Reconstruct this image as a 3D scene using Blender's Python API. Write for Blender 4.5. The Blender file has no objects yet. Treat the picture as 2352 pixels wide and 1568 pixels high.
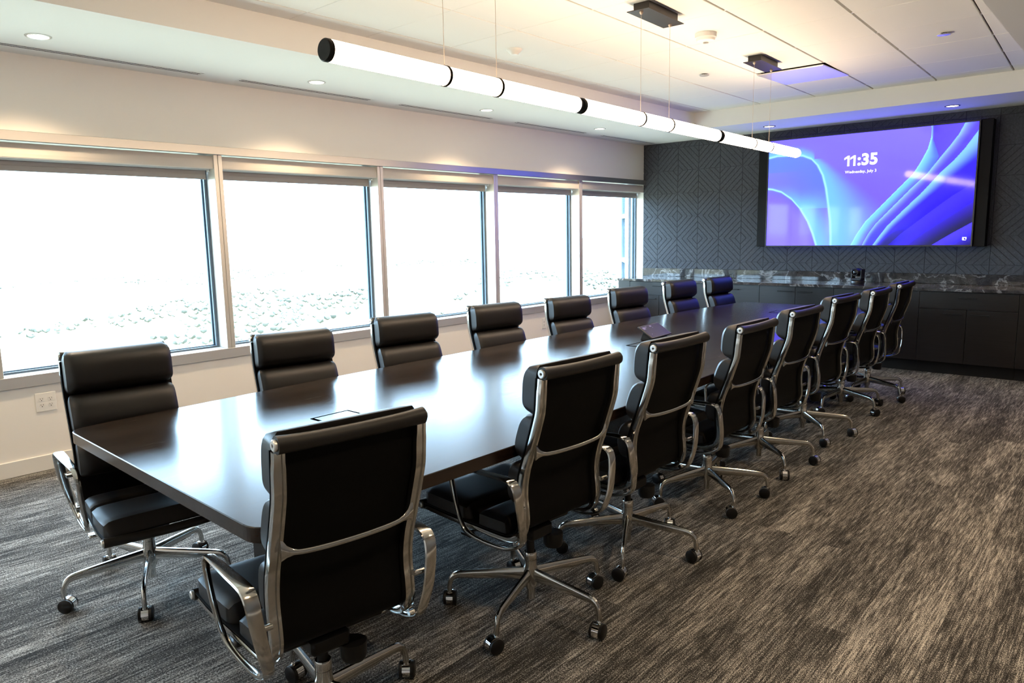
import bpy, bmesh, math, random
from mathutils import Vector, Matrix

random.seed(7)
SC = bpy.context.scene
COL = SC.collection
PI = math.pi

# ------------------------------------------------------------------ camera
F_PX = 1674.228
cam_d = bpy.data.cameras.new('camera')
cam = bpy.data.objects.new('camera', cam_d)
COL.objects.link(cam)
cam_d.sensor_width = 36.0
cam_d.lens = F_PX / 2352 * 36.0
cam_d.clip_start = 0.05
cam_d.clip_end = 20000
RR = ((0.75083004, 0.66024371, -0.01823438),
      (0.08348782, -0.1222558, -0.98898094),
      (-0.65519771, 0.74103425, -0.14691564))
cam.matrix_world = Matrix(((RR[0][0], -RR[1][0], -RR[2][0], 0.0),
                           (RR[0][1], -RR[1][1], -RR[2][1], 0.0),
                           (RR[0][2], -RR[1][2], -RR[2][2], 1.5),
                           (0, 0, 0, 1)))
SC.camera = cam

# ------------------------------------------------------------------ view, world, light levels
SC.view_settings.view_transform = 'Standard'
SC.view_settings.look = 'None'
SC.view_settings.exposure = 0.08
SC.view_settings.gamma = 1.0
SC.view_settings.use_curve_mapping = False
SC.cycles.max_bounces = 7
SC.cycles.diffuse_bounces = 4
SC.cycles.glossy_bounces = 4
SC.cycles.transmission_bounces = 4
SC.cycles.transparent_max_bounces = 8
SC.cycles.sample_clamp_indirect = 6.0
SC.cycles.use_denoising = True

SKY = 17.0            # overcast sky radiance
TUBE = 29.0          # pendant tube radiance
SPOT = 105.0          # downlight watts
SCREEN = 1.2        # display radiance

world = bpy.data.worlds.new('world')
SC.world = world
world.use_nodes = True
wn = world.node_tree.nodes
wn['Background'].inputs['Color'].default_value = (0.56, 0.78, 1.0, 1)
wn['Background'].inputs['Strength'].default_value = SKY

sun_d = bpy.data.lights.new('sun', 'SUN')          # high midday sun on the far side of the building: lights only the land outside
sun_d.energy = 26.0
sun_d.color = (1.0, 0.90, 0.74)
sun_d.angle = math.radians(0.6)
sun = bpy.data.objects.new('sun', sun_d)
COL.objects.link(sun)
sun.rotation_euler = (math.radians(8), math.radians(32), 0)

# ------------------------------------------------------------------ room dimensions (metres)
XL, XR = -5.43, 0.45
YF, YN = 8.965, -1.35
ZS, ZC = 2.66, 2.845
XS, XSR, YSF, YSN = -4.2, -0.80, 8.03, -0.35     # inner edges of the soffit


# ------------------------------------------------------------------ materials
def srgb(r, g, b):
    def f(c):
        c /= 255.0
        return c / 12.92 if c <= 0.04045 else ((c + 0.055) / 1.055) ** 2.4
    return (f(r), f(g), f(b))


def mat(name, color=(0.5, 0.5, 0.5), rough=0.5, metal=0.0, spec=0.5, emit=None, estr=1.0, coat=0.0, coat_rough=0.1):
    m = bpy.data.materials.new(name)
    m.use_nodes = True
    b = m.node_tree.nodes['Principled BSDF']
    b.inputs['Base Color'].default_value = (*color, 1)
    b.inputs['Roughness'].default_value = rough
    b.inputs['Metallic'].default_value = metal
    b.inputs['Specular IOR Level'].default_value = spec
    b.inputs['Coat Weight'].default_value = coat
    b.inputs['Coat Roughness'].default_value = coat_rough
    if emit:
        b.inputs['Emission Color'].default_value = (*emit, 1)
        b.inputs['Emission Strength'].default_value = estr
    return m


class NT:
    """small node-tree helper"""
    def __init__(self, m):
        self.t = m.node_tree
        self.b = self.t.nodes.get('Principled BSDF')

    def n(self, typ, **kw):
        nd = self.t.nodes.new(typ)
        for k, v in kw.items():
            if k.startswith('i_'):
                nd.inputs[k[2:].replace('_', ' ')].default_value = v
            else:
                setattr(nd, k, v)
        return nd

    def l(self, a, b):
        self.t.links.new(a, b)

    def mapping(self, scale, out='Object'):
        tc = self.n('ShaderNodeTexCoord')
        mp = self.n('ShaderNodeMapping')
        mp.inputs['Scale'].default_value = scale
        self.l(tc.outputs[out], mp.inputs['Vector'])
        return mp.outputs['Vector']

    def noise(self, vec, scale, detail=3, rough=0.5, dist=0.0):
        nd = self.n('ShaderNodeTexNoise')
        nd.inputs['Scale'].default_value = scale
        nd.inputs['Detail'].default_value = detail
        nd.inputs['Roughness'].default_value = rough
        nd.inputs['Distortion'].default_value = dist
        self.l(vec, nd.inputs['Vector'])
        return nd.outputs['Fac']

    def ramp(self, fac, stops):
        r = self.n('ShaderNodeValToRGB')
        el = r.color_ramp.elements
        while len(el) < len(stops):
            el.new(0.5)
        for e, (p, c) in zip(el, stops):
            e.position = p
            e.color = (*c, 1) if len(c) == 3 else c
        self.l(fac, r.inputs['Fac'])
        return r.outputs['Color']

    def math(self, op, a, b=None, clamp=False):
        nd = self.n('ShaderNodeMath', operation=op, use_clamp=clamp)
        for i, v in enumerate((a, b)):
            if v is None:
                continue
            if isinstance(v, (int, float)):
                nd.inputs[i].default_value = v
            else:
                self.l(v, nd.inputs[i])
        return nd.outputs[0]

    def mix(self, fac, a, b, mode='MIX'):
        nd = self.n('ShaderNodeMix', data_type='RGBA', blend_type=mode)
        for s, v in ((nd.inputs[0], fac), (nd.inputs[6], a), (nd.inputs[7], b)):
            if isinstance(v, (int, float)):
                s.default_value = v
            elif isinstance(v, tuple):
                s.default_value = (*v, 1) if len(v) == 3 else v
            else:
                self.l(v, s)
        return nd.outputs[2]

    def bump(self, h, strength, dist):
        nd = self.n('ShaderNodeBump')
        nd.inputs['Strength'].default_value = strength
        nd.inputs['Distance'].default_value = dist
        self.l(h, nd.inputs['Height'])
        self.l(nd.outputs['Normal'], self.b.inputs['Normal'])


M = {}
M['wall'] = mat('painted_drywall', (0.85, 0.81, 0.755), 0.85)
nt = NT(M['wall']); v = nt.mapping((1, 1, 1)); nt.bump(nt.noise(v, 180, 2), 0.06, 0.002)
M['wall_dark'] = mat('dark_taupe_wall_paint', (0.10, 0.09, 0.08), 0.8)
M['white'] = mat('white_ceiling_paint', (0.83, 0.815, 0.78), 0.9)
M['panel'] = mat('ceiling_panel', (0.83, 0.81, 0.765), 0.92)
nt = NT(M['panel']); v = nt.mapping((1, 1, 1)); nt.bump(nt.noise(v, 260, 2), 0.08, 0.002)
M['plenum'] = mat('dark_plenum', (0.10, 0.085, 0.07), 0.9)
M['anod'] = mat('anodised_aluminium', (0.47, 0.455, 0.44), 0.30, 0.85)
M['anod_m'] = mat('satin_aluminium_mullion', (0.68, 0.64, 0.59), 0.42, 0.55)
M['sill'] = mat('grey_aluminium_sill', (0.48, 0.47, 0.47), 0.45, 0.35)
M['gasket'] = mat('dark_window_frame', (0.09, 0.13, 0.17), 0.4)
M['fascia'] = mat('blind_fascia', (0.58, 0.535, 0.49), 0.75)
M['fabric_blind'] = mat('blind_fabric', (0.36, 0.34, 0.33), 0.9)
M['base'] = mat('baseboard_paint', (0.78, 0.76, 0.72), 0.6)
M['chrome'] = mat('polished_aluminium', (0.62, 0.61, 0.58), 0.14, 1.0)
M['capm'] = mat('satin_end_cap', (0.85, 0.85, 0.84), 0.34, 0.9)
M['chrome2'] = mat('bright_chrome', (0.86, 0.86, 0.86), 0.06, 1.0)
M['plastic'] = mat('black_plastic', (0.006, 0.006, 0.0065), 0.38, spec=0.35)
M['leather'] = mat('black_leather', (0.0090, 0.0076, 0.0070), 0.43, spec=0.55)
nt = NT(M['leather']); v = nt.mapping((1, 1, 1)); nt.bump(nt.noise(v, 240, 3), 0.12, 0.0015)
M['leather_back'] = mat('black_back_leather', (0.0030, 0.0030, 0.0031), 0.55, spec=0.10)
M['bronze'] = mat('dark_bronze_metal', (0.035, 0.030, 0.027), 0.42, 0.4)
M['black'] = mat('black_cap', (0.006, 0.006, 0.006), 0.5, spec=0.3)
M['ringm'] = mat('dark_ring', (0.004, 0.003, 0.002), 0.7, spec=0.1)
M['tube'] = mat('lit_acrylic_tube', (0.9, 0.88, 0.84), 0.4, emit=(1.0, 0.735, 0.50), estr=TUBE)
M['lens'] = mat('lit_downlight_lens', (0.9, 0.9, 0.9), 0.4, emit=(1.0, 0.86, 0.66), estr=9.0)
M['trimring'] = mat('downlight_trim', (0.55, 0.54, 0.52), 0.35, 0.6)
M['offwhite'] = mat('white_plastic', (0.82, 0.80, 0.76), 0.45)
M['seam'] = mat('matte_black_seam', (0.002, 0.002, 0.002), 1.0, spec=0.0)
M['slot'] = mat('dark_slot', (0.008, 0.007, 0.006), 0.9, spec=0.1)
M['cable'] = mat('steel_cable', (0.55, 0.45, 0.36), 0.4, 0.6)
M['tvframe'] = mat('display_frame', (0.022, 0.020, 0.024), 0.42)
M['backbox'] = mat('matte_black_panel', (0.003, 0.003, 0.003), 0.6, spec=0.2)
M['text'] = mat('screen_white', (0.9, 0.9, 0.95), 0.5, emit=(0.95, 0.95, 1.0), estr=1.15)
M['camblack'] = mat('camera_body', (0.014, 0.014, 0.016), 0.28)
M['lensglass'] = mat('camera_lens_glass', (0.005, 0.006, 0.008), 0.05)
M['tabletbody'] = mat('tablet_body', (0.02, 0.02, 0.022), 0.3)
M['plaque'] = mat('satin_white_metal', (0.72, 0.70, 0.70), 0.27, 0.38)

# window glass: thin pane, mostly transparent with a faint reflection
g = bpy.data.materials.new('window_glass'); g.use_nodes = True
t = g.node_tree; t.nodes.clear()
o_ = t.nodes.new('ShaderNodeOutputMaterial'); tr = t.nodes.new('ShaderNodeBsdfTransparent'); gl = t.nodes.new('ShaderNodeBsdfGlossy')
mx = t.nodes.new('ShaderNodeMixShader'); pw = t.nodes.new('ShaderNodeMath'); pw.operation = 'MULTIPLY_ADD'; pw.inputs[1].default_value = 0.45; pw.inputs[2].default_value = 0.02; fr = t.nodes.new('ShaderNodeLayerWeight')
tr.inputs['Color'].default_value = (0.90, 0.95, 0.97, 1); gl.inputs['Roughness'].default_value = 0.02
fr.inputs['Blend'].default_value = 0.12
t.links.new(fr.outputs[1], pw.inputs[0]); t.links.new(pw.outputs[0], mx.inputs[0]); t.links.new(tr.outputs[0], mx.inputs[1]); t.links.new(gl.outputs[0], mx.inputs[2]); t.links.new(mx.outputs[0], o_.inputs[0])
M['glass'] = g

# carpet: planks of streaked loop pile running along the room
M['carpet'] = mat('streaked_carpet', (0.1, 0.1, 0.1), 0.95, spec=0.1)
nt = NT(M['carpet'])
tc = nt.n('ShaderNodeTexCoord')
sp = nt.n('ShaderNodeSeparateXYZ'); nt.l(tc.outputs['Object'], sp.inputs[0])
col_i = nt.math('FLOOR', nt.math('DIVIDE', sp.outputs[0], 0.25))
wn1 = nt.n('ShaderNodeTexWhiteNoise', noise_dimensions='1D'); nt.l(col_i, wn1.inputs['W'])
ysh = nt.math('ADD', sp.outputs[1], nt.math('MULTIPLY', wn1.outputs['Value'], 1.0))
row_i = nt.math('FLOOR', ysh)
cmb = nt.n('ShaderNodeCombineXYZ'); nt.l(col_i, cmb.inputs[0]); nt.l(row_i, cmb.inputs[1])
wn2 = nt.n('ShaderNodeTexWhiteNoise', noise_dimensions='3D'); nt.l(cmb.outputs[0], wn2.inputs['Vector'])
pl = wn2.outputs['Value']
off = nt.math('MULTIPLY', pl, 7.3)
cv = nt.n('ShaderNodeCombineXYZ')
nt.l(sp.outputs[0], cv.inputs[0]); nt.l(sp.outputs[1], cv.inputs[1]); nt.l(off, cv.inputs[2])


cu_v = nt.n('ShaderNodeCombineXYZ')
nt.l(sp.outputs[0], cu_v.inputs[0]); nt.l(sp.outputs[1], cu_v.inputs[1]); nt.l(nt.math('MULTIPLY', row_i, 0.0), cu_v.inputs[2])


def st(sx, sy, sc, det, rgh=0.55, planks=False):
    mp = nt.n('ShaderNodeMapping'); mp.inputs['Scale'].default_value = (sx, sy, 1)
    nt.l((cv if planks else cu_v).outputs[0], mp.inputs['Vector'])
    return nt.noise(mp.outputs[0], sc, det, rgh)


s1 = st(190, 9.5, 1.0, 3, 0.6)           # fine yarn streaks
s1b = st(70, 4.0, 1.0, 2)         # wider streaks
s2 = st(8, 0.9, 1.0, 3, 0.55, True)           # broad patches
s3 = st(480, 150, 1.0, 2, 0.65)   # tufts
tot = nt.math('ADD', nt.math('MULTIPLY', s1, 0.40), nt.math('MULTIPLY', s2, 0.24))
tot = nt.math('ADD', tot, nt.math('MULTIPLY', s1b, 0.22))
tot = nt.math('ADD', tot, nt.math('MULTIPLY', s3, 0.76))
tot = nt.math('ADD', tot, nt.math('MULTIPLY', nt.math('SUBTRACT', pl, 0.5), 0.02))
c_ = nt.ramp(tot, [(0.73, (0.020, 0.0192, 0.0185)), (0.82, (0.060, 0.057, 0.054)), (0.885, (0.27, 0.255, 0.235)), (0.96, (0.58, 0.55, 0.50))])
nt.l(c_, nt.b.inputs['Base Color'])
nt.bump(nt.math('ADD', nt.math('MULTIPLY', s3, 0.7), nt.math('MULTIPLY', s1, 0.3)), 0.55, 0.006)

# dark oak table
M['oak'] = mat('dark_stained_oak', (0.03, 0.018, 0.012), 0.25, spec=0.5, coat=0.14, coat_rough=0.11)
nt = NT(M['oak'])
v = nt.mapping((30, 1.4, 30)); a1 = nt.noise(v, 2.0, 6, 0.62, 0.4)
v2 = nt.mapping((160, 5, 160)); a2 = nt.noise(v2, 1.0, 3, 0.6)
f_ = nt.math('ADD', nt.math('MULTIPLY', a1, 0.65), nt.math('MULTIPLY', a2, 0.35))
nt.l(nt.ramp(f_, [(0.34, (0.008, 0.0046, 0.0032)), (0.52, (0.020, 0.011, 0.0072)), (0.70, (0.040, 0.022, 0.014))]), nt.b.inputs['Base Color'])
nt.l(nt.math('ADD', nt.math('MULTIPLY', a2, 0.14), 0.17), nt.b.inputs['Roughness'])
nt.bump(f_, 0.12, 0.0012)

# cabinet laminate
M['cab'] = mat('dark_wood_laminate', (0.025, 0.019, 0.017), 0.30)
nt = NT(M['cab'])
v = nt.mapping((2.0, 30, 60)); a1 = nt.noise(v, 1.0, 5, 0.6, 0.3)
nt.l(nt.ramp(a1, [(0.3, (0.0055, 0.0042, 0.0038)), (0.7, (0.0115, 0.009, 0.008))]), nt.b.inputs['Base Color'])

# marble
M['marble'] = mat('dark_veined_marble', (0.05, 0.05, 0.055), 0.045)
nt = NT(M['marble'])
v = nt.mapping((1, 1, 1))
b1 = nt.noise(v, 5.5, 8, 0.65, 1.6)
b2 = nt.noise(v, 2.4, 6, 0.6, 1.2)
v1 = nt.math('SUBTRACT', 1.0, nt.math('MULTIPLY', nt.math('ABSOLUTE', nt.math('SUBTRACT', b1, 0.5)), 16.0), clamp=True)
v2_ = nt.math('SUBTRACT', 1.0, nt.math('MULTIPLY', nt.math('ABSOLUTE', nt.math('SUBTRACT', b2, 0.52)), 34.0), clamp=True)
vein = nt.math('ADD', nt.math('MULTIPLY', nt.math('POWER', v1, 3.0), 0.10), nt.math('MULTIPLY', nt.math('POWER', v2_, 1.5), 0.55), clamp=True)
basec = nt.ramp(nt.noise(v, 7.0, 5, 0.6, 0.6), [(0.3, (0.014, 0.013, 0.0135)), (0.7, (0.050, 0.046, 0.047))])
nt.l(nt.mix(vein, basec, (0.42, 0.41, 0.41)), nt.b.inputs['Base Color'])

# felt
M['felt'] = mat('charcoal_felt', (0.06, 0.06, 0.065), 0.97, spec=0.15)
nt = NT(M['felt'])
v = nt.mapping((1, 1, 1)); a1 = nt.noise(v, 55, 5, 0.7)
nt.l(nt.ramp(a1, [(0.3, (0.050, 0.053, 0.060)), (0.7, (0.10, 0.106, 0.118))]), nt.b.inputs['Base Color'])
nt.bump(a1, 0.3, 0.003)

# outside ground
M['ground'] = mat('outside_ground', (0.2, 0.2, 0.2), 1.0, spec=0.0)
nt = NT(M['ground'])
v = nt.mapping((1, 1, 1)); a1 = nt.noise(v, 0.009, 5, 0.6)
nt.l(nt.ramp(a1, [(0.34, (0.11, 0.115, 0.085)), (0.42, (0.20, 0.19, 0.14)), (0.62, (0.38, 0.35, 0.26))]), nt.b.inputs['Base Color'])
M['tree'] = mat('outside_tree', (0.105, 0.113, 0.100), 1.0, spec=0.0)


# ------------------------------------------------------------------ geometry helpers
class MB:
    """collects vertices and faces, builds one mesh object"""
    def __init__(self):
        self.v, self.f, self.mi, self.sm = [], [], [], []

    def add(self, vs, fs, mi=0, smooth=False):
        o = len(self.v)
        self.v += [tuple(p) for p in vs]
        self.f += [tuple(i + o for i in f) for f in fs]
        self.mi += [mi] * len(fs); self.sm += [smooth] * len(fs)
        return self

    def box(self, x0, x1, y0, y1, z0, z1, mi=0, ch=0.0):
        if ch <= 0:
            vs = [(x, y, z) for z in (z0, z1) for y in (y0, y1) for x in (x0, x1)]
            fs = [(0, 2, 3, 1), (4, 5, 7, 6), (0, 1, 5, 4), (2, 6, 7, 3), (0, 4, 6, 2), (1, 3, 7, 5)]
            return self.add(vs, fs, mi)
        bm = bmesh.new()
        bmesh.ops.create_cube(bm, size=1.0)
        for w in bm.verts:
            w.co = Vector(((x0 + x1) / 2 + w.co.x * (x1 - x0), (y0 + y1) / 2 + w.co.y * (y1 - y0), (z0 + z1) / 2 + w.co.z * (z1 - z0)))
        bmesh.ops.bevel(bm, geom=bm.edges[:], offset=ch, segments=1, affect='EDGES')
        return self.bm(bm, mi)

    def bm(self, bm, mi=0, smooth=False):
        bm.verts.index_update()
        self.add([w.co[:] for w in bm.verts], [[w.index for w in f.verts] for f in bm.faces], mi, smooth)
        bm.free()
        return self

    def rings(self, rings, closed=False, mi=0, smooth=True, caps=True):
        n = len(rings[0]); vs = [p for r in rings for p in r]; fs = []
        m = len(rings)
        for i in range(m if closed else m - 1):
            j = (i + 1) % m
            for k in range(n):
                k2 = (k + 1) % n
                fs.append((i * n + k, i * n + k2, j * n + k2, j * n + k))
        self.add(vs, fs, mi, smooth)
        if caps and not closed:
            o = len(self.v) - len(vs)
            self.f.append(tuple(o + k for k in reversed(range(n)))); self.mi.append(mi); self.sm.append(False)
            self.f.append(tuple(o + (m - 1) * n + k for k in range(n))); self.mi.append(mi); self.sm.append(False)
        return self

    def lathe(self, prof, axis='Z', org=(0, 0, 0), n=24, mi=0, smooth=True, loop=False):
        """prof: list of (radius, height) along axis"""
        rings = []
        for r, h in prof:
            ring = []
            for k in range(n):
                a = 2 * PI * k / n
                c, s = r * math.cos(a), r * math.sin(a)
                p = {'Z': (c, s, h), 'Y': (s, h, c), 'X': (h, c, s)}[axis]
                ring.append((p[0] + org[0], p[1] + org[1], p[2] + org[2]))
            rings.append(ring)
        return self.rings(rings, closed=loop, mi=mi, smooth=smooth)

    def prism(self, poly, z0, z1, mi=0):
        n = len(poly)
        vs = [(x, y, z0) for x, y in poly] + [(x, y, z1) for x, y in poly]
        fs = [tuple(reversed(range(n))), tuple(range(n, 2 * n))]
        fs += [(k, (k + 1) % n, n + (k + 1) % n, n + k) for k in range(n)]
        return self.add(vs, fs, mi)

    def mesh(self, name, mats):
        me = bpy.data.meshes.new(name)
        me.from_pydata(self.v, [], self.f)
        for m in (mats if isinstance(mats, (list, tuple)) else [mats]):
            me.materials.append(m)
        me.polygons.foreach_set('material_index', self.mi)
        me.polygons.foreach_set('use_smooth', self.sm)
        bm = bmesh.new(); bm.from_mesh(me)
        bmesh.ops.recalc_face_normals(bm, faces=bm.faces[:])
        bm.to_mesh(me); bm.free()
        if any(self.sm):
            try:
                me.set_sharp_from_angle(angle=math.radians(42))
            except Exception:
                pass
        me.update()
        return me

    def build(self, name, mats, parent=None, loc=(0, 0, 0)):
        return put(name, self.mesh(name, mats), parent, loc)


def put(name, me, parent=None, loc=(0, 0, 0)):
    o = bpy.data.objects.new(name, me)
    COL.objects.link(o)
    o.location = loc
    if parent:
        o.parent = parent
    return o


def tag(o, label=None, cat=None, group=None, kind=None):
    if label: o['label'] = label
    if cat: o['category'] = cat
    if group: o['group'] = group
    if kind: o['kind'] = kind
    return o


def empty(name, loc=(0, 0, 0), rz=0.0):
    o = bpy.data.objects.new(name, None)
    o.empty_display_size = 0.1
    COL.objects.link(o); o.location = loc; o.rotation_euler = (0, 0, rz)
    return o


def catmull(pts, per=5, closed=False):
    """smooth polyline through points of any dimension"""
    n = len(pts); out = []
    segs = n if closed else n - 1
    for i in range(segs):
        if closed:
            p = [pts[(i + k - 1) % n] for k in range(4)]
        else:
            p = [pts[max(i - 1, 0)], pts[i], pts[i + 1], pts[min(i + 2, n - 1)]]
        for s in range(per):
            q = s / per
            out.append(tuple(0.5 * (2 * b + (c - a) * q + (2 * a - 5 * b + 4 * c - d) * q * q + (3 * b - a - 3 * c + d) * q ** 3)
                             for a, b, c, d in zip(*p)))
    if not closed:
        out.append(tuple(pts[-1]))
    return out


def strap(path, sec, closed=False):
    """path: list of (u, w, z); sec(i, t) -> section list of (lateral, normal). Lateral axis is Y, normal lies in XZ."""
    m = len(path); rings = []
    for i, p in enumerate(path):
        a = path[(i - 1) % m] if closed or i > 0 else p
        b = path[(i + 1) % m] if closed or i < m - 1 else p
        tx, tz = b[0] - a[0], b[2] - a[2]
        L = math.hypot(tx, tz) or 1.0
        nx, nz = tz / L, -tx / L
        rings.append([(p[0] + nx * nn, p[1] + ll, p[2] + nz * nn) for ll, nn in sec(i / (m if closed else m - 1))])
    return rings


def oval(a, b, n=10, p=2.6):
    out = []
    for k in range(n):
        t_ = 2 * PI * k / n
        c, s = math.cos(t_), math.sin(t_)
        out.append((a * math.copysign(abs(c) ** (2 / p), c), b * math.copysign(abs(s) ** (2 / p), s)))
    return out


def struct(o):
    o['kind'] = 'structure'
    return o


# ------------------------------------------------------------------ room shell
struct(MB().box(XL - 0.3, XR + 0.2, YN - 0.2, YF + 0.2, -0.12, 0.0).build('floor', M['carpet']))

mb = MB()
mb.box(XL - 0.25, XL, YN - 0.2, YF + 0.2, 0.0, 0.575)
mb.box(XL - 0.25, XL, YN - 0.2, YF + 0.2, 2.17, ZS + 0.3)
struct(mb.build('wall_left', M['wall']))
struct(MB().box(XR, XR + 0.2, YN - 0.2, YF + 0.2, 0, ZS + 0.3).build('wall_right', M['wall_dark']))
struct(MB().box(XL, XR, YN - 0.2, YN, 0, ZS + 0.3).build('wall_near', M['wall']))
wall_far = struct(MB().box(XL - 0.25, XR, YF, YF + 0.2, 0, ZS + 0.3).build('wall_far', M['felt']))
struct(MB().box(XL, XL + 0.014, YN, 8.33, 0.0, 0.105, ch=0.003).build('baseboard_left', M['base']))
struct(MB().box(XR - 0.014, XR, YN, 8.33, 0.0, 0.105, ch=0.003).build('baseboard_right', M['base']))

# ceiling: lower soffit ring and dark plenum above the lay-in panels
mb = MB()
mb.box(XL - 0.25, XS, YN - 0.2, YF + 0.2, ZS, ZS + 0.30, 0)
mb.box(XSR, XR + 0.2, YN - 0.2, YF + 0.2, ZS, ZS + 0.30, 0)
mb.box(XS, XSR, YSF, YF + 0.2, ZS, ZS + 0.30, 0)
mb.box(XS, XSR, YN - 0.2, YSN, ZS, ZS + 0.30, 0)
mb.box(XS, XSR, YSN, YSF, ZC + 0.03, ZC + 0.10, 1)
ceiling = struct(mb.build('ceiling', [M['white'], M['plenum']]))

GX = [XS, -3.995, -3.365, -2.752, -2.165, -1.585, -0.955, XSR]
GY = [YSN, 0.27, 0.88, 1.49, 2.10, 2.70, 3.29, 3.90, 4.50, 5.135, 5.775, 6.445, 7.115, 7.76, YSF]


def gx(i, y):
    if i in (0, len(GX) - 1):
        return GX[i]
    return GX[i] - 0.015 * (GX[i] + 4.0) * (y - 5.0)


for i in range(len(GX) - 1):
    for j in range(len(GY) - 1):
        if i == 3 and j == 11:
            continue                      # the square air diffuser sits here
        y0, y1 = GY[j], GY[j + 1]
        g0 = 0.007 if i > 0 else 0.0
        g1 = 0.007 if i < len(GX) - 2 else 0.0
        h0 = 0.002 if j > 0 else 0.0
        h1 = 0.002 if j < len(GY) - 2 else 0.0
        q = [(gx(i, y0) + g0, y0 + h0), (gx(i + 1, y0) - g1, y0 + h0), (gx(i + 1, y1) - g1, y1 - h1), (gx(i, y1) + g0, y1 - h1)]
        c = 0.0025
        s = [(q[0][0] + c, q[0][1] + c), (q[1][0] - c, q[1][1] + c), (q[2][0] - c, q[2][1] - c), (q[3][0] + c, q[3][1] - c)]
        dz = random.uniform(-0.0008, 0.0008)
        vs = [(x, y, ZC + dz) for x, y in s] + [(x, y, ZC + dz + c) for x, y in q] + [(x, y, ZC + 0.02) for x, y in q]
        fs = [(3, 2, 1, 0)] + [(k, (k + 1) % 4, 4 + (k + 1) % 4, 4 + k) for k in range(4)] + \
             [(4 + k, 4 + (k + 1) % 4, 8 + (k + 1) % 4, 8 + k) for k in range(4)] + [(8, 9, 10, 11)]
        MB().add(vs, fs).build('panel', M['panel'], ceiling)
for j in range(1, len(GY) - 1):           # cross tees bridging the open reveals
    MB().box(XS + 0.001, XSR - 0.001, GY[j] - 0.006, GY[j] + 0.006, ZC + 0.0035, ZC + 0.024).build('cross_tee', M['offwhite'], ceiling)

# ------------------------------------------------------------------ window wall
MUL = [-1.88, -0.32, 1.235, 2.793, 4.345, 5.910, 7.462]
GLX = -5.575
struct(MB().box(XL - 0.16, XL + 0.018, YN, YF - 0.64, 0.572, 0.648, ch=0.002).build('trim_1', M['sill']))
struct(MB().box(XL - 0.16, XL - 0.001, YF - 0.64, YF, 0.572, 0.648).build('trim_2', M['sill']))
struct(MB().box(XL - 0.12, XL + 0.045, YN, YF - 0.002, 2.126, 2.186, ch=0.002).build('trim_3', M['anod']))

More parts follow.
